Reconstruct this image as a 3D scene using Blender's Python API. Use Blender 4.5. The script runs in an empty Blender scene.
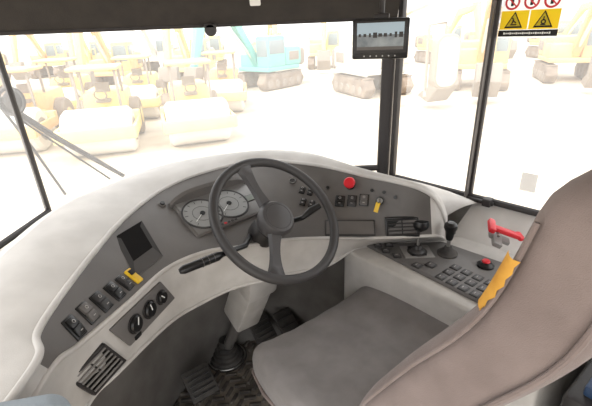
import bpy, bmesh, math, random
from mathutils import Vector, Matrix
from mathutils.bvhtree import BVHTree
random.seed(4)
V=Vector
# ---------------------------------------------------------------- materials
def lin(c): return tuple(((x/255)/12.92 if x/255<=0.04045 else ((x/255+0.055)/1.055)**2.4) for x in c)+(1,)
def mat(name,c,rough=0.6,metal=0.0,noise=None,bump=0.0,bscale=200,spec=0.5,sheen=0,bd=.002):
    m=bpy.data.materials.new(name);m.use_nodes=True;nt=m.node_tree;b=nt.nodes['Principled BSDF']
    b.inputs['Base Color'].default_value=lin(c);b.inputs['Roughness'].default_value=rough;b.inputs['Metallic'].default_value=metal
    b.inputs['Specular IOR Level'].default_value=spec;b.inputs['Sheen Weight'].default_value=sheen
    tc=nt.nodes.new('ShaderNodeTexCoord')
    if noise:
        c2,sc=noise;n=nt.nodes.new('ShaderNodeTexNoise');n.inputs['Scale'].default_value=sc;n.inputs['Detail'].default_value=8
        r=nt.nodes.new('ShaderNodeValToRGB');r.color_ramp.elements[0].position=.35;r.color_ramp.elements[1].position=.65
        r.color_ramp.elements[0].color=lin(c);r.color_ramp.elements[1].color=lin(c2)
        nt.links.new(tc.outputs['Object'],n.inputs['Vector']);nt.links.new(n.outputs['Fac'],r.inputs['Fac']);nt.links.new(r.outputs['Color'],b.inputs['Base Color'])
    if bump:
        n=nt.nodes.new('ShaderNodeTexNoise');n.inputs['Scale'].default_value=bscale;n.inputs['Detail'].default_value=3
        bp=nt.nodes.new('ShaderNodeBump');bp.inputs['Strength'].default_value=bump;bp.inputs['Distance'].default_value=bd
        nt.links.new(tc.outputs['Object'],n.inputs['Vector']);nt.links.new(n.outputs['Fac'],bp.inputs['Height']);nt.links.new(bp.outputs['Normal'],b.inputs['Normal'])
    return m
M_shell=mat('shell_plastic',(196,192,187),.55,noise=((181,177,172),14),bump=.25,bscale=600)
M_shelf=mat('shelf_plastic',(204,201,197),.5,noise=((190,187,183),10),bump=.2,bscale=600)
M_panel=mat('panel_plastic',(99,95,92),.45,noise=((90,86,83),8),bump=.2,bscale=700)
M_cpanel=mat('console_panel_plastic',(104,101,99),.45,noise=((95,92,90),8),bump=.2,bscale=700)
M_dark=mat('dark_plastic',(46,44,44),.45,bump=.2,bscale=500)
M_black=mat('black_plastic',(20,20,21),.35)
M_rub=mat('rubber',(46,44,43),.75,noise=((76,72,68),12))
M_wheel=mat('wheel_rubber',(58,56,56),.5,bump=.3,bscale=500)
M_hub=mat('hub_plastic',(70,68,69),.45)
M_frame=mat('window_frame',(42,38,38),.5)
M_head=mat('headliner',(46,42,39),.8,noise=((54,49,45),20),bump=.4,bscale=300)
M_ceil=mat('ceiling_liner',(150,144,138),.9)
M_seat=mat('seat_fabric',(136,132,131),1.0,noise=((124,120,119),14),bump=.6,bscale=800,spec=.02,sheen=.2,bd=.0015)
M_seat2=mat('seat_fabric_back',(138,125,121),1.0,noise=((124,111,107),10),bump=.6,bscale=800,spec=.02,sheen=.2,bd=.0015)
M_metal=mat('metal',(150,148,145),.35,.8)
M_white=mat('white_plastic',(235,235,232),.4)
M_red=mat('red_plastic',(206,32,44),.35)
M_yel=mat('yellow_plastic',(228,186,46),.45)
M_tape=mat('yellow_tape',(212,158,60),.6,noise=((196,140,46),40))
M_dial=mat('dial_face',(138,138,136),.35)
M_ink=mat('ink',(18,18,18),.7)
M_floor=mat('floor_dirt',(104,96,89),.85,noise=((130,120,110),14),bump=.5,bscale=60)
M_mat=mat('mat_rubber',(92,86,80),.85,noise=((148,138,126),9),bump=.6,bscale=90)
M_lug=mat('mat_lug',(56,52,49),.75,noise=((98,91,84),16))
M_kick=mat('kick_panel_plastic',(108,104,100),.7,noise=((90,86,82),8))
M_screen=mat('screen',(96,104,110),.2,noise=((150,158,160),14))
M_sky=mat('screen_sky',(168,190,205),.2)
M_lcd=mat('lcd',(110,116,108),.3)
M_louv=mat('louver_plastic',(176,172,168),.4)
M_slat=mat('vent_slat',(134,131,128),.4)
M_key=mat('button_grey',(88,86,86),.45)
M_blue=mat('blue_grey_fabric',(150,160,168),.9,bump=.6,bscale=300)
M_navy=mat('dark_blue_plastic',(40,62,92),.5)
def trans(name,col,haze,front):
    m=bpy.data.materials.new(name);m.use_nodes=True;nt=m.node_tree;nt.nodes.clear()
    o=nt.nodes.new('ShaderNodeOutputMaterial');t=nt.nodes.new('ShaderNodeBsdfDiffuse' if front else 'ShaderNodeBsdfTransparent');d=nt.nodes.new('ShaderNodeBsdfTranslucent');x=nt.nodes.new('ShaderNodeMixShader')
    d.inputs[0].default_value=col
    if front: t.inputs[0].default_value=col
    n=nt.nodes.new('ShaderNodeTexNoise');n.inputs['Scale'].default_value=3
    mr=nt.nodes.new('ShaderNodeMapRange');mr.inputs['To Min'].default_value=haze*.8;mr.inputs['To Max'].default_value=haze*1.2
    tc=nt.nodes.new('ShaderNodeTexCoord');nt.links.new(tc.outputs['Object'],n.inputs['Vector']);nt.links.new(n.outputs['Fac'],mr.inputs['Value']);nt.links.new(mr.outputs[0],x.inputs[0])
    nt.links.new(t.outputs[0],x.inputs[1]);nt.links.new(d.outputs[0],x.inputs[2]);nt.links.new(x.outputs[0],o.inputs[0]);return m
M_glass=trans('dusty_washout_glass',(1,1,1,1),.20,False)  # dust film plus pale haze mixed in to imitate the overexposed view
M_paper=trans('thin_paper',(.95,.95,.95,1),.6,True)
M_ypaper=trans('yellow_film',(.95,.80,.08,1),.6,True)
# ---------------------------------------------------------------- mesh helpers
def T(x,y=None,z=None):
    return Matrix.Translation(V(x) if y is None else V((x,y,z)))
def RX(a): return Matrix.Rotation(math.radians(a),4,'X')
def RY(a): return Matrix.Rotation(math.radians(a),4,'Y')
def RZ(a): return Matrix.Rotation(math.radians(a),4,'Z')
def S(x,y,z): return Matrix.Diagonal((x,y,z,1))
def frame(o,x,y,z):
    m=Matrix.Identity(4)
    for i in range(3): m[i][0]=x[i];m[i][1]=y[i];m[i][2]=z[i];m[i][3]=o[i]
    return m
def zalign(o,z,hint=(0,0,1)):
    z=V(z).normalized();h=V(hint)
    if abs(z.dot(h.normalized()))>.99: h=V((1,0,0))
    x=h.cross(z).normalized();return frame(V(o),x,z.cross(x),z)
class G:
    def __init__(s): s.v=[];s.f=[];s.m=[]
    def raw(s,vs,fs,M=None,mi=0):
        b=len(s.v)
        for v in vs: s.v.append((M@V(v)) if M else V(v))
        for f in fs: s.f.append([b+i for i in f]);s.m.append(mi)
        return s
    def xf(s,M):
        s.v=[M@v for v in s.v];return s
    def bm(s,b,M=None,mi=0):
        b.verts.index_update();s.raw([v.co.copy() for v in b.verts],[[v.index for v in f.verts] for f in b.faces],M,mi);b.free();return s
    def box(s,x,y,z,M=None,r=.003,mi=0,seg=2):
        b=bmesh.new();bmesh.ops.create_cube(b,size=1)
        for v in b.verts: v.co=V((v.co.x*x,v.co.y*y,v.co.z*z))
        r=min(r,.49*min(x,y,z))
        if r>0: bmesh.ops.bevel(b,geom=b.edges[:],offset=r,segments=seg,affect='EDGES',profile=.5)
        return s.bm(b,M,mi)
    def lathe(s,pr,M=None,mi=0,n=24):
        vs=[];fs=[]
        for (r,z) in pr:
            for i in range(n):
                a=2*math.pi*i/n;vs.append((r*math.cos(a),r*math.sin(a),z))
        for j in range(len(pr)-1):
            for i in range(n):
                k=(i+1)%n;fs.append((j*n+i,j*n+k,(j+1)*n+k,(j+1)*n+i))
        if pr[0][0]>1e-4: fs.append(tuple(range(n))[::-1])
        if pr[-1][0]>1e-4: fs.append(tuple((len(pr)-1)*n+i for i in range(n)))
        return s.raw(vs,fs,M,mi)
    def cyl(s,r,h,M=None,mi=0,n=20,b=None):
        b=min(r,h)*.15 if b is None else b
        return s.lathe([(r-b,0),(r,b),(r,h-b),(r-b,h)],M,mi,n)
    def torus(s,R,r,M=None,mi=0,n=64,k=14):
        vs=[];fs=[]
        for i in range(n):
            a=2*math.pi*i/n
            for j in range(k):
                c=2*math.pi*j/k;rr=R+r*math.cos(c);vs.append((rr*math.cos(a),rr*math.sin(a),r*math.sin(c)))
        for i in range(n):
            for j in range(k): fs.append((i*k+j,((i+1)%n)*k+j,((i+1)%n)*k+(j+1)%k,i*k+(j+1)%k))
        return s.raw(vs,fs,M,mi)
    def tube(s,pts,rad,M=None,mi=0,k=10,closed=False,flat=1):
        pts=[V(p) for p in pts];n=len(pts);vs=[];fs=[];prev=None
        for i,p in enumerate(pts):
            a=pts[(i-1)%n] if (i or closed) else p;b=pts[(i+1)%n] if (i<n-1 or closed) else p
            t=(b-a).normalized()
            if prev is None:
                h=V((0,0,1)) if abs(t.z)<.9 else V((1,0,0));x=t.cross(h).normalized()
            else: x=(prev-t*prev.dot(t)).normalized()
            prev=x;y=t.cross(x);rr=rad[i] if isinstance(rad,(list,tuple)) else rad
            for j in range(k):
                c=2*math.pi*j/k;vs.append(p+x*rr*math.cos(c)+y*rr*flat*math.sin(c))
        for i in range(n if closed else n-1):
            for j in range(k): fs.append((i*k+j,i*k+(j+1)%k,((i+1)%n)*k+(j+1)%k,((i+1)%n)*k+j))
        if not closed: fs.append(tuple(range(k))[::-1]);fs.append(tuple((n-1)*k+j for j in range(k)))
        return s.raw(vs,fs,M,mi)
    def prism(s,poly,z0,z1,M=None,mi=0,r=0):
        b=bmesh.new();a=[b.verts.new((p[0],p[1],z0)) for p in poly];f=b.faces.new(a)
        e=bmesh.ops.extrude_face_region(b,geom=[f]);vv=[x for x in e['geom'] if isinstance(x,bmesh.types.BMVert)]
        for v in vv: v.co.z=z1
        bmesh.ops.recalc_face_normals(b,faces=b.faces[:])
        if r: bmesh.ops.bevel(b,geom=b.edges[:],offset=r,segments=3,affect='EDGES',profile=.5)
        return s.bm(b,M,mi)
    def pad(s,hx,hy,hz,r,fn=None,M=None,mi=0,n=16):
        b=bmesh.new();bmesh.ops.create_cube(b,size=2);bmesh.ops.subdivide_edges(b,edges=b.edges[:],cuts=n,use_grid_fill=True)
        H=V((hx,hy,hz))
        for v in b.verts:
            q=V([v.co[i]*H[i] for i in range(3)]);i2=V([max(-H[i]+r,min(H[i]-r,q[i])) for i in range(3)]);d=q-i2
            if d.length>1e-7: q=i2+d.normalized()*r
            v.co=fn(q) if fn else q
        return s.bm(b,M,mi)
    def sph(s,r,M=None,mi=0,sc=(1,1,1)):
        b=bmesh.new();bmesh.ops.create_uvsphere(b,u_segments=20,v_segments=12,radius=r)
        for v in b.verts: v.co=V((v.co.x*sc[0],v.co.y*sc[1],v.co.z*sc[2]))
        return s.bm(b,M,mi)
W={}
def link(o): bpy.context.scene.collection.objects.link(o)
def thing(name,label,cat,M=None,group=None):
    e=bpy.data.objects.new(name,None);e.empty_display_size=.1;M=M or Matrix.Identity(4);e.matrix_basis=M;W[e]=M.copy();link(e)
    e['label']=label;e['category']=cat
    if group:e['group']=group
    return e
def obj(g,name,mats,parent=None,M=None,label=None,smooth=35,cat=None,kind=None):
    me=bpy.data.meshes.new(name);me.from_pydata([tuple(v) for v in g.v],[],g.f)
    if not isinstance(mats,(list,tuple)): mats=[mats]
    for m in mats: me.materials.append(m)
    me.polygons.foreach_set('material_index',g.m)
    b=bmesh.new();b.from_mesh(me);bmesh.ops.recalc_face_normals(b,faces=b.faces[:]);b.to_mesh(me);b.free()
    if smooth:
        me.polygons.foreach_set('use_smooth',[True]*len(me.polygons));me.set_sharp_from_angle(angle=math.radians(smooth))
    me.update()
    o=bpy.data.objects.new(name,me);M=M or Matrix.Identity(4);link(o)
    if parent is not None:
        o.parent=parent;o.matrix_parent_inverse=W[parent].inverted()
    o.matrix_basis=M;W[o]=M.copy()
    if label:o['label']=label
    if cat:o['category']=cat
    if kind:o['kind']=kind
    return o
def quadM(tl,tr,br,bl,skew=False):
    tl,tr,br,bl=map(V,(tl,tr,br,bl));c=(tl+tr+br+bl)/4;x=((tr-tl)+(br-bl))/2;y=((tl-bl)+(tr-br))/2;w=x.length;x.normalize()
    z=x.cross(y).normalized();y2=z.cross(x)
    if skew: return frame(c,x,y.normalized(),z),w,y.length
    return frame(c,x,y2,z),w,abs(y.dot(y2))
def VL(r,f,z=0): return V((.8*r-.6*f,.6*r+.8*f,z))   # cab frame: r to the right, f forward
YAW=36.87
# ---------------------------------------------------------------- camera
H=1.35;p=math.radians(24);rho=math.radians(2.5)
F=V((0,math.cos(p),-math.sin(p)));U=V((0,math.sin(p),math.cos(p)));R=V((1,0,0))
Rr=R*math.cos(rho)-U*math.sin(rho);Ur=U*math.cos(rho)+R*math.sin(rho)
cd=bpy.data.cameras.new('camera');cd.lens=36*395/592;cd.sensor_width=36;cd.clip_start=.02;cd.clip_end=500
co=bpy.data.objects.new('camera',cd);link(co);co.matrix_world=frame(V((0,0,H)),Rr,Ur,-F);bpy.context.scene.camera=co
CAM=V((0,0,H))
# ---------------------------------------------------------------- dashboard loft
# outer edge, rim, panel bottom, fascia bottom
ST=[[(-.75,.33,.86),(-.45,.33,.85),(-.44,.36,.80),(-.47,.42,.62)],
[(-.704,.569,.88),(-.433,.489,.87),(-.434,.510,.83),(-.458,.60,.64)],
[(-.676,.674,.895),(-.476,.576,.87),(-.435,.602,.80),(-.421,.672,.65)],
[(-.680,.860,.90),(-.495,.824,.87),(-.400,.751,.78),(-.362,.869,.62)],
[(-.682,1.048,.90),(-.490,1.045,.87),(-.353,.909,.77),(-.295,.977,.60)],
[(-.609,1.222,.90),(-.441,1.250,.87),(-.272,1.002,.76),(-.213,1.040,.60)],
[(-.469,1.433,.90),(-.327,1.369,.88),(-.178,1.057,.74),(-.119,1.075,.60)],
[(-.157,1.535,.905),(-.152,1.474,.88),(-.041,1.124,.72),(-.030,1.109,.60)],
[(.063,1.483,.90),(.059,1.408,.88),(.102,1.160,.70),(.095,1.145,.60)],
[(.238,1.327,.88),(.234,1.293,.87),(.261,1.164,.69),(.235,1.24,.612)],
[(.446,1.196,.84),(.434,1.170,.84),(.452,1.161,.69),(.48,1.26,.612)],
[(.56,1.31,.69),(.54,1.25,.645),(.53,1.24,.63),(.535,1.26,.61)]]
OUT=[(-.83,.33,.80),(-.80,.569,.81),(-.80,.70,.81),(-.81,.90,.81),(-.815,1.10,.81),(-.79,1.24,.81),(-.60,1.42,.80),(-.20,1.585,.80),(.10,1.61,.77),(.385,1.60,.725),(.60,1.45,.725),(.70,1.345,.72)]
UND=[(-.60,.42,.58),(-.60,.62,.58),(-.58,.75,.58),(-.55,.95,.58),(-.50,1.15,.58),(-.42,1.30,.58),(-.28,1.42,.57),(-.06,1.46,.56),(.13,1.38,.56),(.25,1.30,.56),(.50,1.30,.56),(.56,1.30,.56)]
P=[[V(o)]+[V(q) for q in s]+[V(u)] for o,s,u in zip(OUT,ST,UND)]
def cr(a,b,c,d,t): return 0.5*((2*b)+(c-a)*t+(2*a-5*b+4*c-d)*t*t+(3*b-a-3*c+d)*t**3)
NS=10
def line(k,i0=0,i1=None):
    n=len(P);i1=n-1 if i1 is None else i1;out=[]
    for i in range(i0,i1):
        g=[P[max(0,i-1)][k],P[i][k],P[i+1][k],P[min(n-1,i+2)][k]]
        out+= [cr(*g,j/NS) for j in range(NS)]
    out.append(P[i1][k].copy());return out
def stripg(g,La,Lb,mi=0,bulge=0,nseg=1):
    vs=[];fs=[];m=nseg+1
    for a,b in zip(La,Lb):
        for k in range(m):
            t=k/nseg;q=a.lerp(b,t)
            if bulge: q=q+V((0,0,bulge*4*t*(1-t)))
            vs.append(q)
    for i in range(len(La)-1):
        for k in range(nseg): fs.append((i*m+k,i*m+k+1,(i+1)*m+k+1,(i+1)*m+k))
    return g.raw(vs,fs,None,mi)
dash=thing('dashboard','light grey moulded wraparound dashboard with dark instrument panel','dashboard',T(-.2,1.2,.6))
g=G()
stripg(g,line(0),line(1),1,.012,4);stripg(g,line(1),line(2),1,.012,4)
stripg(g,line(2,0,1),line(3,0,1),0);stripg(g,line(2,10,11),line(3,10,11),0)
stripg(g,line(3),line(4),0,0,3);stripg(g,line(4),line(5),0)
g.tube(line(2),.007,mi=1,k=8);g.tube(line(3),.006,mi=0,k=8);g.tube(line(4),.006,mi=0,k=8)
obj(g,'dashboard_shell',[M_shell,M_shelf],dash,smooth=50)
g=G();R1=line(2,1,10);R2=line(3,1,10);stripg(g,R1,R2,0,-.0,6)
obj(g,'instrument_panel',M_panel,dash,label='dark grey instrument panel',smooth=50)
def mkb(La,Lb):
    vs=[];[vs.extend(q) for q in zip(La,Lb)]
    return BVHTree.FromPolygons(vs,[(2*i,2*i+1,2*i+3,2*i+2) for i in range(len(La)-1)])
B1=mkb(R1,R2);B2=mkb(line(3),line(4))
def on(B,pt,xd):
    l,n,i,d=B.find_nearest(V(pt))
    if n.dot(CAM-l)<0:n=-n
    x=V(xd);x=(x-n*x.dot(n)).normalized();return frame(l,x,n.cross(x),n)
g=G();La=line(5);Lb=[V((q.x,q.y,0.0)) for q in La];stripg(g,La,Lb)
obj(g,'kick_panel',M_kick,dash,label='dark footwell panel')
def rocker(parent,M,w=.034,h=.046,m2=None,mark=True,nm='rocker_switch',lab=None):
    g=G();g.box(w,h,.006,r=.003);g.box(w*.74,h*.44,.008,T(0,h*.21,.004)@RX(-8),r=.003,mi=1);g.box(w*.74,h*.44,.008,T(0,-h*.21,.004)@RX(8),r=.003,mi=1)
    if mark:
        g.torus(.0035,.0006,T(0,h*.22,.0095)@RX(-8),mi=2,n=12,k=4);g.box(.007,.0014,.001,T(0,-h*.24,.0095)@RX(8),r=0,mi=2)
    return obj(g,nm,[M_black,m2 or M_dark,M_louv],parent,M,label=lab)
def flatkey(parent,M,w,h):
    g=G().box(w,h,.004,r=.0015).box(w*.7,h*.6,.002,T(0,0,.002),r=.0008,mi=1).box(w*.3,.0014,.001,T(0,h*.1,.0035),r=0,mi=2)
    return obj(g,'push_button',[M_dark,M_key,M_louv],parent,M)
xd=(.03,.2,-.02)
rocker(dash,on(B1,(-.448,.623,.825),xd),w=.034,h=.05,m2=M_black);rocker(dash,on(B1,(-.446,.672,.820),xd),m2=M_panel,w=.034,h=.05)
rocker(dash,on(B1,(-.439,.716,.813),xd),w=.034,h=.05);rocker(dash,on(B1,(-.430,.762,.806),xd),w=.034,h=.05,m2=M_black);rocker(dash,on(B1,(-.422,.800,.802),xd),w=.026)
g=G();g.box(.022,.046,.012,r=.003);g.box(.014,.014,.004,T(0,.010,.008),r=.001,mi=1)
obj(g,'rocker_switch',[M_yel,M_ink],dash,on(B1,(-.412,.832,.800),(.05,.2,-.02)),label='yellow guarded rocker switch')
# storage pocket as a flat plate, recess shade painted in stepped dark tones
Mq,w,h=quadM((-.482,.926,.857),(-.459,1.045,.850),(-.370,.940,.786),(-.413,.832,.797),True)
g=G()
g.box(w*1.02,h*1.02,.004,T(0,0,.0),r=.0015,mi=0)
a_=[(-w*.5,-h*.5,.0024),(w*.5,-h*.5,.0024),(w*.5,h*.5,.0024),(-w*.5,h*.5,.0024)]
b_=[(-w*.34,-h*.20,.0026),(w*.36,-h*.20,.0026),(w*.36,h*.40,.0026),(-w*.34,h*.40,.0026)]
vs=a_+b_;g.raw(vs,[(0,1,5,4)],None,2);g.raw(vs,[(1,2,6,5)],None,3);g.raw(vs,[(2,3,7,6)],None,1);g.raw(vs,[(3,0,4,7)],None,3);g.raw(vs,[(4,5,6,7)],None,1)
obj(g.xf(Mq),'storage_pocket',[M_panel,mat('pocket_shade_deep',(30,29,29),.9,spec=.05),mat('pocket_shade_floor',(70,67,65),.8),mat('pocket_shade_side',(50,48,47),.8)],dash,None,label='flat dark storage pocket with painted recess shade')
g=G();g.cyl(.013,.006);g.cyl(.008,.010,mi=1);obj(g,'push_button',[M_panel,M_black],dash,on(B1,(-.428,1.158,.848),(.5,.5,0)))
# cluster
Mq,w,h=quadM((-.386,1.172,.835),(-.160,1.375,.840),(-.112,1.222,.772),(-.324,1.040,.783))
g=G().box(w*.98,h*1.04,.012,T(0,0,.002),r=.006).box(w*.92,h*.96,.004,T(0,0,.008),r=.002,mi=1)
N=14;vs=[];fs=[]
for i in range(N+1):
    t=i/N;x_=(-.5+t)*w*1.02;e=1-abs(2*t-1)**4
    for (yy,zz) in [(h*(.44+.02*e),.004),(h*(.46+.06*e),.012+.024*e),(h*(.52+.08*e),.016+.024*e),(h*(.60+.10*e),-.004)]: vs.append((x_,yy,zz))
for i in range(N):
    for j in range(3): fs.append((i*4+j,(i+1)*4+j,(i+1)*4+j+1,i*4+j+1))
fs+=[(0,1,2,3),(N*4,N*4+1,N*4+2,N*4+3)]
g.raw(vs,fs)
clu=obj(g,'instrument_cluster',[M_panel,mat('cluster_face',(112,110,108),.3)],dash,Mq,label='hooded instrument cluster with round gauges')
def dial(parent,M,r,n=11):
    g=G();g.cyl(r,.004);g.torus(r,.0035,T(0,0,.003),mi=1,n=32,k=6)
    for i in range(n):
        a=math.radians(225-270*i/(n-1));g.box(r*.16,.0014,.0008,T(math.cos(a)*r*.82,math.sin(a)*r*.82,.0042)@RZ(math.degrees(a)),r=0,mi=2)
    g.box(r*.8,.0016,.001,RZ(215)@T(r*.3,0,.006),r=0,mi=3);g.cyl(r*.13,.004,T(0,0,.004),mi=2)
    g.torus(r*.5,.0006,T(0,0,.0042),mi=2,n=24,k=4)
    return obj(g,'gauge',[M_dial,M_dark,M_ink,M_white],parent,M)
dial(clu,Mq@T(-w*.27,-h*.02,.009),h*.41);dial(clu,Mq@T(w*.08,h*.0,.009),h*.42)
obj(G().box(.05,.03,.004,r=.001).box(.044,.024,.002,T(0,0,.002),r=0,mi=1),'display',[M_dark,M_lcd],clu,Mq@T(w*.36,-h*.04,.010))
g=G()
for i in range(6): g.box(.008,.006,.002,T((i-2.5)*.013,0,0),r=0,mi=int(i==2))
obj(g,'warning_lamp_row',[M_dark,M_red],clu,Mq@T(-w*.1,-h*.46,.011))
for pt in [(.024,1.321,.812),(.052,1.307,.812)]: rocker(dash,on(B1,pt,(.2,-.08,0)),w=.022,h=.03)
for pt in [(.025,1.277,.784),(.053,1.265,.784)]: rocker(dash,on(B1,pt,(.2,-.08,0)),w=.022,h=.03)
g=G().cyl(.012,.004,n=18).torus(.011,.002,T(0,0,.004),mi=1,n=18,k=6);obj(g,'gauge',[M_dark,M_metal],dash,on(B1,(-.01,1.36,.835),(.2,-.05,0)))
for i,pt in enumerate([(.154,1.262,.788),(.194,1.252,.792),(.234,1.242,.797)]): rocker(dash,on(B1,pt,(.2,-.06,0)),w=.034,h=.042,m2=[M_black,M_dark,M_panel][i])
obj(G().cyl(.018,.006,mi=1).lathe([(.010,0),(.012,.012),(.019,.016),(.020,.024),(.016,.029),(.0,.030)],T(0,0,.004)),'emergency_button',[M_red,M_black],dash,on(B1,(.192,1.288,.838),(.2,-.06,0)),label='red mushroom push button')
for q in [(.115,1.31,.822),(.262,1.25,.828),(.30,1.235,.825),(.338,1.215,.815)]:
    obj(G().cyl(.006,.005,n=14),'push_button',M_black,dash,on(B1,q,(.2,-.06,0)))
obj(G().cyl(.014,.006,mi=0).cyl(.010,.012,mi=1).box(.004,.012,.002,T(0,0,.013),r=0,mi=0),'ignition_switch',[M_black,M_metal],dash,on(B1,(.286,1.225,.799),(.2,-.06,0)))
Mi=on(B1,(.286,1.225,.799),(.2,-.06,0))
key=thing('ignition_key','metal key with yellow tag in the ignition switch','key',Mi@T(0,0,.014))
obj(G().box(.003,.010,.012,T(0,0,.004),r=.0005).lathe([(.0,-.001),(.010,-.001),(.010,.001),(0,.001)],T(0,0,.016)@RY(90),n=16),'key_blade',M_metal,key,Mi@T(0,0,.014))
obj(G().box(.015,.034,.003,T(0,-.019,0),r=.001).torus(.005,.001,T(0,.002,0),mi=1,n=16,k=5),'key_tag',[M_yel,M_metal],key,Mi@T(0,-.004,.030)@RZ(-12),label='yellow plastic tag')
def vent(name,q,n,ms,mf,parent=dash,lab=None,fr=.34):
    Mq,w,h=quadM(*q,True);g=G();t=.009
    for (bx,by,cx,cy) in [(w+t,t,0,h/2),(w+t,t,0,-h/2),(t,h+t,w/2,0),(t,h+t,-w/2,0)]: g.box(bx,by,.012,T(cx,cy,.004),r=.003)
    g.box(w,h,.002,T(0,0,.0015),r=0,mi=1);g.box(.004,h*.96,.003,T(0,0,.005),r=0,mi=0)
    v=obj(g.xf(Mq),name,[mf,M_ink],parent,None,label=lab)
    for i in range(n):
        k=(i+.5)/n-.5
        obj(G().box(w*.94,h/n*fr,.003,T(0,k*h,.0085)@RX(14),r=.0005).xf(Mq),'louver',ms,v)
vent('air_vent',((.302,1.194,.748),(.400,1.174,.756),(.405,1.163,.696),(.302,1.166,.692)),5,M_dark,M_black,fr=.30)
vent('air_vent',((-.458,.563,.752),(-.424,.654,.748),(-.417,.685,.672),(-.443,.607,.662)),6,M_slat,M_dark,lab='dark framed air vent with light slats',fr=.40)
Mq,w,h=quadM((.097,1.214,.741),(.265,1.197,.741),(.26,1.150,.705),(.092,1.165,.705))
obj(G().box(w,h,.006,r=.003).box(w*.94,h*.8,.003,T(0,0,.003),r=.001,mi=1),'cover_plate',[M_dark,M_panel],dash,Mq)
# heater control plate
qp=((-.418,.680,.772),(-.369,.866,.752),(-.349,.905,.680),(-.406,.712,.680))
Mq,w,h=quadM(*qp,True)
hp=obj(G().box(w,h*.98,.008,T(0,0,.002),r=.003).xf(Mq),'control_plate',M_cpanel,dash,None,label='dark heater control plate')
Mq,w2,h2=quadM(*qp)
for i,(kx,rr) in enumerate([(-.25,.020),(.04,.020),(.31,.017)]):
    g=G().cyl(rr*1.2,.002,T(0,0,.0),mi=1).lathe([(rr,0),(rr,.006),(rr*.85,.010),(0,.010)]).box(.0026,rr*.9,.001,T(0,rr*.4,.0105),r=0,mi=2)
    obj(g,'rotary_knob',[M_black,M_dark,M_white],hp,Mq@T(kx*w,.002,.007)@RZ(-20+30*i))
obj(G().box(.022,.010,.004,r=.001),'push_button',M_black,hp,Mq@T(-w*.25,-h2*.40,.007))
# ---------------------------------------------------------------- steering wheel
WC=V((-.066,1.081,.815));WN=V((.46,-.50,.73)).normalized()
up=V((-.25,.0,1));wx=(up-WN*up.dot(WN)).normalized();wy=wx;wxx=wy.cross(WN).normalized();MW=frame(WC,wxx,wy,WN)
sw=thing('steering_wheel','dark grey two spoke steering wheel with round hub','steering wheel',MW)
g=G().torus(.198,.0145,n=72,k=14)
obj(g,'rim',M_wheel,sw,MW@T(0,0,.02))
g=G().lathe([(.035,-.045),(.052,-.025),(.058,.0),(.058,.014),(.050,.026),(.03,.031),(0,.032)],n=32).torus(.041,.0015,T(0,0,.0275),mi=1,n=32,k=5)
obj(g,'hub',[M_hub,M_dark],sw,MW)
for a in (80,222):
    d=V((math.cos(math.radians(a)),math.sin(math.radians(a)),0));pp=V((-d.y,d.x,0))
    vs=[];fs=[]
    N=9
    for i in range(N):
        t=i/(N-1);r=.035+t*.160;wd=.032-.012*math.sin(t*math.pi*.9)+(.012*t**4);z=.004+.018*t-.008*math.sin(math.pi*t);th=.010
        for (sx,sz) in [(-1,-.4),(-.7,1),(.7,1),(1,-.4),(.6,-1),(-.6,-1)]: vs.append(d*r+pp*wd*sx*.8+V((0,0,z+th*sz)))
    for i in range(N-1):
        for j in range(6): fs.append((i*6+j,i*6+(j+1)%6,(i+1)*6+(j+1)%6,(i+1)*6+j))
    fs+= [tuple(range(6)),tuple((N-1)*6+j for j in range(6))]
    obj(G().raw(vs,fs),'spoke',M_hub,sw,MW,smooth=60)
# column
col=thing('steering_column','grey steering column with stalk lever rising from floor boot','steering column',T(-.335,1.34,0))
c1=WC-WN*.14
obj(G().tube([WC-WN*.05,WC-WN*.08,c1],[.038,.05,.046],k=20),'column_shroud',M_dark,col,smooth=50)
pa=V((-.135,1.155,.70));pb=V((-.170,1.205,.50));pc=V((-.25,1.275,.27))
g=G()
Mx=zalign(pa.lerp(pb,.5),pa-pb,(.8,.6,0));g.box(.14,.125,.24,Mx,r=.015)
Mx=zalign(pb.lerp(pc,.45),pb-pc,(.8,.6,0));g.box(.12,.105,.23,Mx,r=.015,mi=0)
obj(g,'column_cover',M_shell,col,label='light grey column cover')
obj(G().tube([pb,pc,V((-.32,1.33,.10)),V((-.34,1.345,.02))],[.03,.026,.022,.02],k=14),'column_shaft',M_panel,col)
pr=[(.088,0),(.088,.012),(.074,.016),(.070,.03),(.060,.034),(.058,.046),(.050,.05),(.048,.062),(.040,.066),(.038,.080),(.028,.084),(.026,.11)]
obj(G().lathe(pr,n=32).torus(.080,.004,T(0,0,.014),mi=1,n=32,k=6),'rubber_boot',[M_rub,M_metal],col,T(-.338,1.343,.002),label='ribbed black rubber boot')
g=G().tube([c1+V((-.02,-.02,.03)),(-.15,.985,.785),(-.215,.91,.80)],[.009,.008,.008],k=12).tube([(-.205,.922,.798),(-.215,.908,.80),(-.288,.84,.807),(-.296,.833,.807)],[.008,.0125,.0115,.007],k=14)
for i in range(3): g.torus(.0122,.0008,zalign(V((-.225,.899,.801)).lerp(V((-.250,.875,.803)),i/2),(-.8,-.7,.05)),mi=1,n=16,k=5)
obj(g,'stalk_lever',[M_black,M_panel],col)
obj(G().tube([c1+V((.04,.02,.03)),(.02,1.12,.80),(.045,1.135,.815),(.075,1.15,.825)],[.008,.008,.012,.010],k=12),'stalk_lever',M_black,col)
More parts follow.
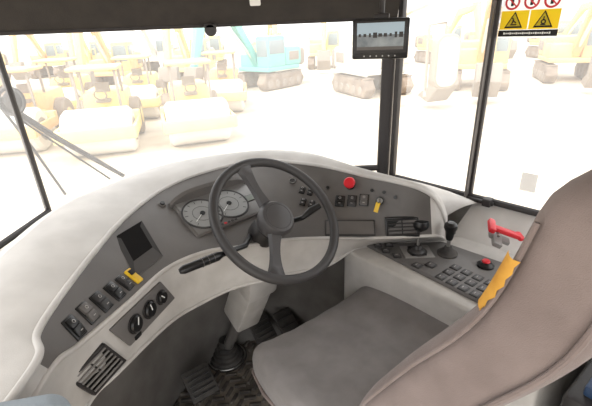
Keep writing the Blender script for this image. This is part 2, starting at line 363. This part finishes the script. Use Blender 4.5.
# ---------------------------------------------------------------- side console
con=thing('side_console','light grey armrest console with dark control panel','console',T(.5,1.0,0))
A,B,C,D=V((.245,1.245,0)),V((.524,1.235,0)),V((.695,1.055,0)),V((.521,.878,0))
g=G();body=[(.20,1.285),(.165,1.235),(.50,.835),(.60,.72),(.90,.92),(.80,1.09),(.62,1.29)]
g.prism(body,.02,.612,r=.012)
g.raw([(.57,1.30,.60),(.80,1.07,.60),(.985,.84,.60),(.69,1.375,.722),(.870,1.18,.722),(1.19,.84,.722)],[(0,1,4,3),(1,2,5,4)],None,1)
obj(g,'console_body',[M_shell,M_shelf],con)
g=G();g.prism([A[:2],B[:2],C[:2],D[:2]],.606,.624,r=.006);obj(g,'control_panel',M_cpanel,con)
def CM(x,y,z=.624,rot=YAW): return T(x,y,z)@RZ(rot)
def joy(x,y,tilt,knobh,style):
    M=CM(x,y);g=G()
    g.lathe([(.034,0),(.034,.004),(.027,.007),(.024,.013),(.016,.018),(.012,.028),(.0,.029)],n=24)
    j=obj(g,'joystick',M_dark if style else M_rub,con,M,label='joystick lever with rubber boot')
    M2=M@RY(tilt)
    obj(G().cyl(.006,knobh,T(0,0,.015)),'lever_shaft',M_metal,j,M2)
    if style: k=G().lathe([(.010,0),(.014,.006),(.026,.018),(.029,.030),(.024,.044),(0,.050)],n=20)
    else: k=G().lathe([(.010,0),(.013,.01),(.015,.03),(.022,.044),(.021,.056),(.012,.064),(0,.065)],n=20).box(.014,.006,.02,T(0,-.014,.035),r=.002)
    obj(k,'lever_knob',M_black,j,M2@T(0,0,knobh-.005))
joy(.410,1.170,3,.082,True);joy(.508,1.152,0,.060,False)
obj(G().box(.10,.080,.005,r=.002).box(.05,.062,.004,T(0,0,.004),r=.001,mi=1),'gate_plate',[M_slat,M_black],con,CM(.410,1.172,.624,0))
for q in [(.285,1.222),(.325,1.222),(.305,1.185),(.335,1.15)]: flatkey(con,CM(q[0],q[1],.626,0),.028,.028)
for i in range(4):
    for j in range(3):
        c=V((.505,.996,0))+V((.6,-.8,0))*(i-1.5)*.038+V((.8,.6,0))*(j-1)*.040
        flatkey(con,CM(c.x,c.y,.625),.029,.028)
for q in [(.385,1.085),(.43,1.085)]: flatkey(con,CM(q[0],q[1],.626),.030,.030)
obj(G().lathe([(.026,0),(.026,.006),(.020,.012),(.016,.016)],mi=0).lathe([(.012,.0),(.013,.018),(.010,.022),(0,.023)],mi=1),'rotary_knob',[M_black,M_red],con,CM(.600,1.068),label='black rotary knob with red centre')
# red handled tool on the sill
Mh=zalign((.672,1.146,.680),(.35,-.35,1),(.8,.6,0))@RZ(0)
hm=thing('safety_hammer','red plastic emergency hammer in wall bracket','hammer',Mh)
obj(G().box(.105,.022,.018,T(0,0,.022)@RZ(8),r=.006).box(.022,.060,.020,T(-.046,0,.022),r=.006).box(.020,.034,.016,T(.052,.010,.022)@RZ(30),r=.005),'hammer_handle',M_red,hm,Mh@T(0,0,.01)@RZ(35))
obj(G().cyl(.005,.05,T(-.02,.02,.012)@RX(90)),'hammer_pin',M_metal,hm,Mh@T(0,0,.012)@RZ(35),label='metal pin')
obj(G().box(.07,.030,.014,r=.004).box(.03,.055,.018,T(-.01,-.02,.0),r=.004),'bracket',M_slat,hm,Mh@RZ(35))
lt=thing('window_latch','dark metal window latch fixed on the sill','latch',T(.703,1.365,.73))
obj(G().box(.10,.022,.014,r=.003).box(.030,.035,.03,T(.03,-.008,.006),r=.004),'latch_body',M_frame,lt,T(.690,1.345,.728)@RZ(-46))
# ---------------------------------------------------------------- driver's seat
MS=T(VL(.655,.555))@RZ(YAW)
seat=thing('driver_seat','grey brown fabric driver seat with reclined backrest','seat',MS)
def fc(q):
    x,y,z=q;u=x/.26;v=y/.26
    if z>0:
        z+=.024*abs(u)**3-.018*(1-u*u)*(1-v*v)-.034*max(0,v)**3+.0015*math.sin(x*60+y*20)
    x*=1-.10*max(0,v)**3;return V((x+.016,y,z))
obj(G().pad(.290,.27,.068,.060,fc,n=24),'cushion',M_seat,seat,MS@T(0,0,.448),smooth=80)
obj(G().tube([V(q) for q in [(-.270,-.2,0),(-.274,.14,0),(-.255,.225,0),(-.20,.268,0),(0,.274,0),(.22,.268,0),(.280,.225,0),(.306,.14,0),(.306,-.2,0)]],.005,k=8),'piping',M_seat2,seat,MS@T(0,0,.427))
PROF=[(.40,.455),(.52,.45),(.64,.405),(.80,.318),(.95,.228),(1.02,.205),(1.10,.190),(1.17,.182),(1.25,.12)]
def ff(z):
    if z<=PROF[0][0]: return PROF[0][1]
    for (a,b),(c,d) in zip(PROF,PROF[1:]):
        if z<=c: return b+(d-b)*(z-a)/(c-a)
    return PROF[-1][1]
def ffs(z): return sum(ff(z+dz) for dz in (-.04,-.02,0,.02,.04))/5
BX=.045
def fb(q):
    x,y,z=q;v=z/.37;zz=.83+z
    th=1.0-.20*max(0,v)
    y=ffs(zz)-.555-.078+y*th-.008*(1-(x/.26)**2)*(1 if y>0 else 0)
    side=.0022*math.sin(zz*42+y*26)+.0016*math.sin(zz*23-y*50)
    x=x*(1-.09*max(0,v)**1.5)+BX+.01*v+side
    return V((x,y,zz))
obj(G().pad(.260,.078,.37,.055,fb,n=30),'backrest',M_seat2,seat,MS,smooth=80)
def bp(z,dy,dx): return fb(V((-.260+dx,.078-dy,z-.83)))
g=G();g.tube([bp(z,.020,.0035) for z in [.56+.03*i for i in range(20)]],.0035,k=8);g.tube([bp(z,.135,.0035) for z in [.56+.03*i for i in range(20)]],.0045,k=8)
obj(g,'piping',M_seat2,seat,MS)
# frayed tape on the near edge of the backrest
vs=[];fs=[]
zs=[.990,1.000,1.010,1.020,1.030,1.040,1.050,1.060,1.070,1.08]
for i,z in enumerate(zs):
    k=[-.012,-.008,-.010,-.004,-.007,-.002,-.005,-.001,-.003,.001][i]
    vs+=[bp(z+.003,.002,.014),bp(z+.002,.006,.008),bp(z,.011,.004),bp(z-.001,.017,.001),bp(z-.001,.027+k,.0)]
vs=[v+V((-.003,.0015,0)) for v in vs]
for i in range(len(zs)-1):
    for j in range(4): fs.append((i*5+j,i*5+j+1,(i+1)*5+j+1,(i+1)*5+j))
obj(G().raw(vs,fs),'tape_strip',M_tape,seat,MS,label='torn yellow tape strip')
obj(G().box(.40,.42,.06,T(0,0,.34),r=.01).box(.30,.34,.26,T(0,0,.18),r=.03,mi=1).box(.44,.44,.05,T(0,0,.026),r=.01),'seat_base',[M_dark,M_rub],seat,MS)
bk=thing('seat_belt','black seat belt buckle with red release button','seat belt',MS@T(-.32,-.16,.42))
obj(G().box(.03,.045,.10,r=.006),'buckle',M_black,bk,MS@T(-.32,-.16,.46)@RX(20));obj(G().box(.016,.022,.006,r=.001),'release_button',M_red,bk,MS@T(-.32,-.178,.512)@RX(20),label='red release button')
obj(G().tube([(0,0,0),(0,.01,-.08),(.02,.03,-.2)],.012,flat=.4),'belt_strap',M_rub,bk,MS@T(-.32,-.145,.42))
# dark storage box behind the seat
MX=T(VL(1.10,-.02))@RZ(YAW)
bx=thing('storage_box','dark blue and black storage box with red handle behind the seat','box',MX)
obj(G().box(.46,.36,.54,T(0,0,.275),r=.02).box(.40,.30,.03,T(0,0,.560),r=.006,mi=1),'box_body',[M_dark,M_navy],bx,MX)
g=G().box(.06,.04,.008,r=.003)
for i in range(3): g.box(.05,.005,.004,T(0,-.012+i*.012,.006),r=.001)
obj(g,'slatted_panel',M_louv,bx,MX@T(-.10,.10,.580))
obj(G().tube([(-.05,0,0),(-.04,0,.03),(.04,0,.03),(.05,0,0)],.009),'box_handle',M_red,bx,MX@T(-.08,.14,.578),label='red handle')
# ---------------------------------------------------------------- shell structure
def struct(g,name,m,smooth=35): return obj(g,name,m,kind='structure',smooth=smooth)
floorpoly=[(-.90,-.35),(-.90,1.30),(-.30,1.75),(.45,1.75),(1.35,.78),(.9,-.4)]
struct(G().prism(floorpoly,-.06,0),'floor',M_floor)
LP=V((-.836,1.235,.80));PR=V((.398,1.665,.70))
def wcurve(t): q=LP.lerp(PR,t);return V((q.x,q.y+.13*4*t*(1-t),0))
WSC=[wcurve(i/16) for i in range(17)]
def wall(g,pts,z0,z1):
    vs=[];fs=[]
    for q in pts: vs+=[(q[0],q[1],z0),(q[0],q[1],z1)]
    for i in range(len(pts)-1): fs.append((2*i,2*i+2,2*i+3,2*i+1))
    return g.raw(vs,fs)
struct(wall(G(),WSC,-.05,.74),'wall_front',M_shell)
SR=[(.40,1.665),(.461,1.620),(.831,1.228),(1.36,.67)]
struct(wall(G(),SR,-.05,.717),'wall_right',M_shell)
struct(wall(G(),[(-.90,.25),(-.836,1.235)],-.05,.80),'wall_left',M_shell)
rw=[tuple(VL(.25,-.55)[:2]),tuple(VL(1.42,-.42)[:2])]
struct(wall(G(),rw,-.05,.85),'wall_rear',M_shell)
struct(G().prism([(-.95,-.4),(-.92,1.28),(-.45,1.62),(-.15,1.70),(.45,1.75),(1.42,.70),(.85,-.55)],1.62,1.68),'ceiling',M_ceil)
struct(wall(G(),WSC,.70,1.60),'window_1',M_glass);struct(wall(G(),SR[1:],.70,1.62),'window_2',M_glass);struct(wall(G(),[(-.90,.25),(-.836,1.235)],.80,1.6),'window_3',M_glass)
g=G();n=len(WSC)
ins=[V((q.x,q.y-.02,0)) for q in WSC]
vs=[];fs=[]
for q in ins: vs+=[(q.x,q.y,1.362),(q.x-.0,q.y-.06,1.366),(q.x,q.y-.10,1.44),(q.x,q.y-.16,1.625)]
for i in range(n-1):
    for j in range(3): fs.append((i*4+j,(i+1)*4+j,(i+1)*4+j+1,i*4+j+1))
g.raw(vs,fs);g.tube([V((q.x,q.y-.055,1.368)) for q in ins],.008,k=8,mi=1)
struct(g,'trim_1',[M_head,M_frame],50)
g=G();g.tube([(-.93,.25,1.40),(-.86,1.235,1.40)],.03);struct(g,'trim_2',M_frame)
g=G();g.box(.050,.06,.98,T(.392,1.655,1.17)@RZ(-20),r=.012);g.box(.02,.03,.98,T(.428,1.628,1.17)@RZ(-45),r=.004);struct(g,'trim_3',M_frame)
g=G();g.box(.016,.018,.86,T(-.838,1.225,1.22),r=.005);struct(g,'trim_4',M_frame)
g=G();g.box(.028,.025,.96,T(.668,1.398,1.19)@RZ(-46),r=.006);g.box(.008,.034,.96,T(.655,1.385,1.19)@RZ(-46),r=.002,mi=1);struct(g,'trim_5',[M_frame,M_panel])
g=G();g.tube([(.445,1.625,.730),(.825,1.222,.730),(1.34,.68,.730)],.013,k=8);struct(g,'trim_6',M_frame)
g=G();g.tube([(-.895,.25,.815),(-.835,1.22,.815)],.010,k=8);g.tube([V((q.x,q.y-.02,.77)) for q in WSC],.014,k=8);struct(g,'trim_7',M_frame)
vc=thing('visor_clip','dark sun visor clip hanging under the header','clip',T(-.30,1.46,1.36))
obj(G().cyl(.020,.02,RX(90)).box(.04,.02,.016,T(0,-.01,.012),r=.004),'clip_body',M_dark,vc,T(-.262,1.47,1.352))
lamp=thing('marker_lamp','small white rectangular lamp on the header trim','lamp',T(-.14,1.4,1.46))
obj(G().box(.035,.014,.05,r=.004),'lamp_lens',M_white,lamp,T(-.104,1.43,1.442)@RX(25))
# ---------------------------------------------------------------- monitor
mp=V((.301,1.403,1.303));z=(CAM-mp);z=(z.normalized()*.7+V((-.35,-.8,.0)).normalized()*.3).normalized()
x=V((0,0,1)).cross(z).normalized();MM=frame(mp,x,z.cross(x),z)
mo=thing('monitor','black camera monitor hanging near the pillar','monitor',MM)
obj(G().box(.182,.124,.022,r=.006).box(.166,.098,.004,T(0,.006,.011),r=.002,mi=1),'monitor_housing',[M_black,M_dark],mo,MM)
g=G().box(.150,.082,.002,r=0).box(.150,.036,.001,T(0,.023,.0015),r=0,mi=1)
for i in range(9): g.box(.006+.008*random.random(),.008+.010*random.random(),.001,T(-.066+i*.0165,.004,.0018),r=0,mi=2)
g.box(.150,.010,.001,T(0,-.036,.0015),r=0,mi=3)
obj(g,'screen',[M_screen,M_sky,M_dark,M_panel],mo,MM@T(0,.008,.0135),label='lit screen showing a yard view')
g=G()
for i in range(6): g.cyl(.0025,.002,T(-.05+i*.02,-.052,.012),n=10)
obj(g,'button_row',M_metal,mo,MM)
obj(G().tube([(0,.05,-.012),(0,.075,-.02),(.0,.12,-.02),(0,.2,.0)],.009).box(.05,.03,.02,T(0,.062,-.012),r=.004),'bracket',M_frame,mo,MM)
# ---------------------------------------------------------------- warning sticker on side window
t0=V((.684,1.388,1.402));t1=V((.799,1.263,1.402));sx=(t1-t0).normalized();sz=sx.cross(V((0,0,1)))
if sz.dot(CAM-t0)<0: sz=-sz
sy=V((0,0,1));cc=(t0+t1)/2;cc=V((cc.x,cc.y,1.380))+sz*.004
MK=frame(cc,sy.cross(sz).normalized(),sy,sz)
wsn=.17
st=thing('warning_sticker','white and yellow warning sticker with triangles on window glass','sticker',MK)
obj(G().box(wsn,.18,.001,r=0),'sticker_sheet',M_paper,st,MK)
for sxx in (-.0425,.0425): obj(G().box(.081,.054,.001,r=0),'yellow_panel',M_ypaper,st,MK@T(sxx,-.038,.0012))
obj(G().box(wsn,.018,.001,r=0),'caption_strip',M_ink,st,MK@T(0,-.076,.0012))
g=G()
for i in range(22): g.box(.0045,.004+.002*(i%3==0),.0006,T(-.066+i*.0062,0,0),r=0)
obj(g,'caption_marks',M_white,st,MK@T(0,-.076,.0022))
for sxx in (-.042,.042):
    g=G()
    def tri(s,mi,z): g.prism([(-s*.5,-s*.40),(s*.5,-s*.40),(0,s*.47)],z,z+.0006,mi=mi)
    tri(.054,0,0);tri(.041,1,.0008)
    if sxx<0:
        g.box(.018,.0035,.0006,T(0,-.012,.0018),r=0);g.box(.0035,.014,.0006,T(-.003,-.003,.0018)@RZ(-18),r=0);g.cyl(.0024,.0006,T(-.004,.006,.0015),n=10,b=0);g.box(.010,.003,.0006,T(.003,-.004,.0018)@RZ(-35),r=0)
    else:
        g.torus(.0055,.0018,T(0,-.006,.0015)@S(1,1,.2),n=16,k=6);g.box(.003,.010,.0006,T(0,.004,.0018),r=0);g.box(.014,.003,.0006,T(0,-.014,.0018),r=0)
    obj(g,'warning_triangle',[M_ink,M_ypaper],st,MK@T(sxx,-.039,.002))
for sxx in (-.055,0,.055):
    g=G().torus(.019,.0030,S(1,1,.15),n=32,k=6).box(.036,.004,.0006,RZ(-45),r=0).box(.008,.018,.0005,T(0,-.002,0),r=0,mi=1).cyl(.004,.0005,T(0,.010,0),mi=1,n=12,b=0)
    obj(g,'prohibition_sign',[M_red,M_ink],st,MK@T(sxx,.013,.002))
wl=thing('paper_label','small blank white label on the side window glass','label',MK)
q=V((.805,1.257,.831))+sz*.006;Mw=frame(q,MK.col[0].to_3d(),sy,sz)
obj(G().box(.050,.065,.001,r=0),'label_sheet',trans('label_paper',(.84,.83,.81,1),.5,True),wl,Mw)
# ---------------------------------------------------------------- outside: wiper and mirror
wp=thing('windscreen_wiper','black wiper arm and blade outside the glass','wiper',T(-.95,1.34,1.19))
obj(G().tube([(-.99,1.37,1.17),(-.86,1.42,1.02),(-.683,1.500,.833)],[.013,.011,.008],k=8),'wiper_arm',M_frame,wp)
obj(G().tube([(-.98,1.37,1.14),(-.86,1.43,.985),(-.73,1.48,.83)],.004,k=6).tube([(-.98,1.36,1.15),(-.93,1.38,1.0),(-.88,1.41,.80)],.005,k=6),'wiper_blade',M_black,wp)
obj(G().sph(.034,T(-.915,1.345,1.165),sc=(1,.6,1)).torus(.042,.006,T(-.915,1.33,1.165)@RX(80),n=24,k=6).tube([(-1.1,1.34,1.17),(-.915,1.345,1.17)],.010),'wiper_pivot',M_dark,wp)
mr=thing('side_mirror','pale rounded rear view mirror on tubular bracket','mirror',T(.95,2.4,1.1))
Mm=T(.90,2.42,1.13)@RZ(15)
M_mh=mat('mirror_housing',(168,158,144),.5)
def rrect(w_,h_,r_,n=6):
    pts=[]
    for (cx_,cy_,a0) in [(w_/2-r_,h_/2-r_,0),(-w_/2+r_,h_/2-r_,90),(-w_/2+r_,-h_/2+r_,180),(w_/2-r_,-h_/2+r_,270)]:
        for i in range(n+1):
            a=math.radians(a0+90*i/n);pts.append((cx_+r_*math.cos(a),cy_+r_*math.sin(a)))
    return pts
obj(G().prism(rrect(.16,.30,.06),-.03,.03,Mm@RX(90),r=.006),'mirror_housing',M_mh,mr)
obj(G().prism(rrect(.135,.27,.05),.030,.034,Mm@RX(90)),'mirror_glass',mat('mirror_glass',(212,204,190),.2,.0),mr)
obj(G().tube([(.76,2.3,.95),(.80,2.42,.97),(.80,2.44,1.33),(.90,2.45,1.34),(.90,2.45,1.26)],.009,k=8),'mirror_bracket',M_mh,mr)
# ---------------------------------------------------------------- floor mat + pedals
fm=thing('floor_mat','black rubber floor mat with chevron tread and dust','floor mat',T(-.3,1.2,0))
obj(G().prism([(-.60,.55),(-.62,1.25),(-.28,1.68),(.02,1.62),(.15,1.28),(-.05,1.1),(-.2,.9)],.001,.010,r=.003),'mat_sheet',M_mat,fm)
g=G()
def inside(x,y):
    poly=[(-.58,.57),(-.60,1.24),(-.28,1.64),(0,1.60),(.13,1.28),(-.05,1.1),(-.2,.9)];c=False
    for i in range(len(poly)):
        a=poly[i];b=poly[i-1]
        if (a[1]>y)!=(b[1]>y) and x<(b[0]-a[0])*(y-a[1])/(b[1]-a[1])+a[0]: c=not c
    return c
for i in range(-26,26):
    for j in range(-26,36):
        c=VL(i*.050,j*.038)
        if inside(c.x,c.y) and (c.xy-V((-.338,1.343))).length>.10:
            g.box(.046,.013,.013,T(c.x,c.y,.014)@RZ(YAW+(32 if i%2 else -32)),r=.002)
tr=obj(g,'tread_pattern',M_lug,fm);tr['kind']='stuff'
def pedal(x,y,z,w,h,tilt):
    M=T(x,y,z)@RZ(YAW)@RX(tilt)
    pd=thing('foot_pedal','black ribbed metal foot pedal on the cab floor','pedal',T(x,y,0))
    g=G().box(w,h,.014,r=.006)
    for i in range(5): g.box(w*.8,.006,.006,T(0,(i-2)*h*.17,.009),r=.001,mi=1)
    obj(g,'pedal_pad',[M_rub,M_dark],pd,M);obj(G().tube([M@V((0,-h*.1,-.005)),M@V((0,.03,-.08)),(x-.03,y+.06,.014)],.012),'pedal_arm',M_frame,pd)
pedal(-.40,1.12,.11,.11,.12,35);pedal(-.04,1.36,.12,.09,.22,35);pedal(-.17,1.36,.14,.10,.12,40)
ar=thing('door_armrest','pale blue grey padded armrest beside the dashboard','armrest',T(-.42,.42,.6))
obj(G().pad(.070,.045,.10,.035),'armrest_pad',M_blue,ar,T(-.405,.380,.785)@RZ(10),smooth=80)
# ---------------------------------------------------------------- yard outside
GZ=-2.0
struct(G().prism([(-150,-60),(150,-60),(150,160),(-150,160)],GZ-.2,GZ),'ground',mat('sand',(220,209,192),.9,noise=((182,169,150),.5)))
Y1=mat('paint_yellow',(236,212,134),.5,noise=((220,198,140),1.5));Y2=mat('paint_orange',(232,194,130),.5,noise=((216,178,128),1.5));TE=mat('paint_teal',(118,190,184),.5);MG=mat('machine_grey',(144,134,124),.7);MD=mat('track_dark',(112,98,86),.8,noise=((150,136,122),2));MWH=mat('paint_white',(218,214,206),.5);MGl=mat('machine_glass',(134,146,150),.2)  # machine colours paled to imitate the washed-out, overexposed yard
def excavator(x,y,rot,paint,lab,s=1.0):
    M=T(x,y,GZ)@RZ(rot)@S(s,s,s);e=thing('excavator',lab,'excavator',M,'parked construction machines')
    for sy_ in (-1.1,1.1):
        pl=[(-1.9,.45),(-1.6,.05),(1.6,.05),(1.9,.45),(1.6,.9),(-1.6,.9)]
        g=G().prism(pl,-.28,.28,T(0,sy_,0)@RX(90),r=.06)
        for i in range(12): g.box(.10,.60,.05,T(-1.6+i*.29,sy_,.92),r=0)
        for i in range(5): g.cyl(.22,.62,T(-1.3+i*.65,sy_+.31,.36)@RX(90),mi=1,n=14)
        obj(g,'track',[MD,MG],e,M)
    obj(G().box(2.9,2.5,.25,T(-.2,0,1.15),r=.05).box(1.5,2.5,1.05,T(-1.1,0,1.78),r=.15).box(1.5,1.1,.75,T(.3,-.7,1.6),r=.08).box(.9,.05,.5,T(-1.1,-1.26,1.8),r=.02,mi=1).box(.9,.05,.5,T(-1.1,1.26,1.8),r=.02,mi=1).tube([(.9,-1.2,2.0),(.9,-1.2,2.5),(-.4,-1.2,2.6),(-.4,-1.2,2.1)],.03),'house',[paint,MG],e,M)
    obj(G().box(.5,2.5,1.0,T(-2.0,0,1.7),r=.18),'counterweight',MG,e,M)
    obj(G().box(1.5,1.0,1.7,T(.4,.75,2.1),r=.10).box(1.3,1.04,.75,T(.42,.75,2.35),r=.03,mi=1).box(.05,.8,.9,T(1.15,.75,2.3),r=.02,mi=1),'operator_cab',[paint,MGl],e,M)
    bp_=[(.6,1.4),(.9,1.2),(2.6,3.6),(4.6,4.0),(4.7,4.35),(2.4,4.15)]
    obj(G().prism(bp_,-.2,.2,RX(90),r=.04),'boom',paint,e,M)
    obj(G().prism([(4.1,4.5),(4.8,4.5),(5.6,1.7),(5.3,1.6)],-.16,.16,RX(90),r=.04),'arm',paint,e,M)
    obj(G().prism([(5.2,1.7),(5.7,1.7),(5.9,1.0),(5.3,.3),(4.6,.5),(4.8,.7),(5.2,.9)],-.5,.5,RX(90),r=.04),'bucket',MG,e,M)
    obj(G().tube([(1.0,0,1.6),(2.7,0,3.3)],.09),'hydraulic_cylinder',MWH,e,M)
    return e
def roller(x,y,rot,paint,lab,s=.92):
    M=T(x,y,GZ)@RZ(rot)@S(s,s,s);e=thing('road_roller',lab,'road roller',M,'parked construction machines')
    obj(G().cyl(.75,2.1,T(1.6,1.05,.75)@RX(90),n=32).cyl(.45,2.14,T(1.6,1.07,.75)@RX(90),mi=1,n=24),'drum',[MWH,MG],e,M)
    g=G()
    for yy in (-1.15,1.15): g.box(1.9,.12,.35,T(1.6,yy,.85),r=.03)
    g.box(.3,2.4,.5,T(.6,0,.95),r=.05);g.box(.18,2.4,.4,T(2.6,0,.85),r=.05);obj(g,'drum_frame',paint,e,M)
    obj(G().box(2.0,1.5,.9,T(-1.2,0,1.35),r=.18).box(.8,1.2,.3,T(-.0,0,1.0),r=.05),'engine_hood',paint,e,M)
    for yy in (-.85,.85):
        obj(G().cyl(.72,.5,T(-1.1,yy+.25,.72)@RX(90),n=28).cyl(.35,.54,T(-1.1,yy+.27,.72)@RX(90),mi=1,n=20),'wheel',[MD,paint],e,M)
    g=G()
    for xx in (-.35,.75):
        for yy in (-.65,.65): g.box(.08,.08,1.4,T(xx,yy,1.9),r=.01)
    g.box(1.5,1.6,.12,T(.2,0,2.65),r=.05,mi=1);obj(g,'canopy',[MG,paint],e,M)
    obj(G().box(.5,.5,.12,T(-.1,0,1.5),r=.04).box(.12,.5,.6,T(-.35,0,1.8),r=.04).torus(.2,.03,T(.35,0,1.75)@RY(-60),n=20,k=6),'operator_seat',MG,e,M)
roller(-6.2,13.4,-75,Y1,'pale yellow single drum roller parked on sand');roller(-3.5,14.2,-72,Y1,'pale yellow roller with canopy parked on sand')
roller(-9.2,14.0,-80,Y2,'pale orange yellow roller parked in the yard');roller(-12.7,15.2,-80,Y1,'pale yellow roller beside an orange one')
roller(-6.9,18.6,-80,Y1,'yellow roller in the second row');roller(-10.4,18.9,-80,Y1,'pale yellow roller in the second row');roller(-3.2,19.4,-85,Y2,'pale roller with canopy in the second row')
excavator(-17.5,23,-60,Y1,'yellow crawler excavator parked behind rollers');excavator(-11.2,27,-85,Y2,'orange yellow crawler excavator with raised boom')
excavator(-6.4,27.5,-90,Y1,'yellow crawler excavator with folded boom');excavator(-1.4,25.5,-130,TE,'teal crawler excavator parked in the yard');excavator(4.2,21.5,-70,MWH,'pale crawler excavator with dark tracks')
excavator(10.0,22,-110,Y2,'yellow orange crawler excavator facing the cab');excavator(15.5,23,-110,Y2,'orange crawler excavator at the yard edge')
excavator(21,24,-100,Y1,'yellow crawler excavator beside an orange one');excavator(-24,26,-60,Y1,'yellow crawler excavator in a row of machines')
for i,xx in enumerate(range(-27,30,5)):
    excavator(xx,36.5+(i%2)*2.5,-95+8*(i%3),[Y1,Y2,Y1,MWH][i%4],'%s crawler excavator in the far row'%['yellow','orange','yellow','pale'][i%4])
# ---------------------------------------------------------------- light
w=bpy.data.worlds.new('sky');bpy.context.scene.world=w;w.use_nodes=True;nt=w.node_tree;bg=nt.nodes['Background'];bg.inputs['Color'].default_value=(.98,.99,1,1);bg.inputs['Strength'].default_value=1.9
sd=bpy.data.lights.new('sun','SUN');sd.energy=2.6;sd.angle=math.radians(25);sd.color=(1,.96,.9);so=bpy.data.objects.new('sun',sd);link(so);so.rotation_euler=(math.radians(35),math.radians(-28),0)
sc=bpy.context.scene;sc.view_settings.view_transform='Standard';sc.view_settings.exposure=0.38
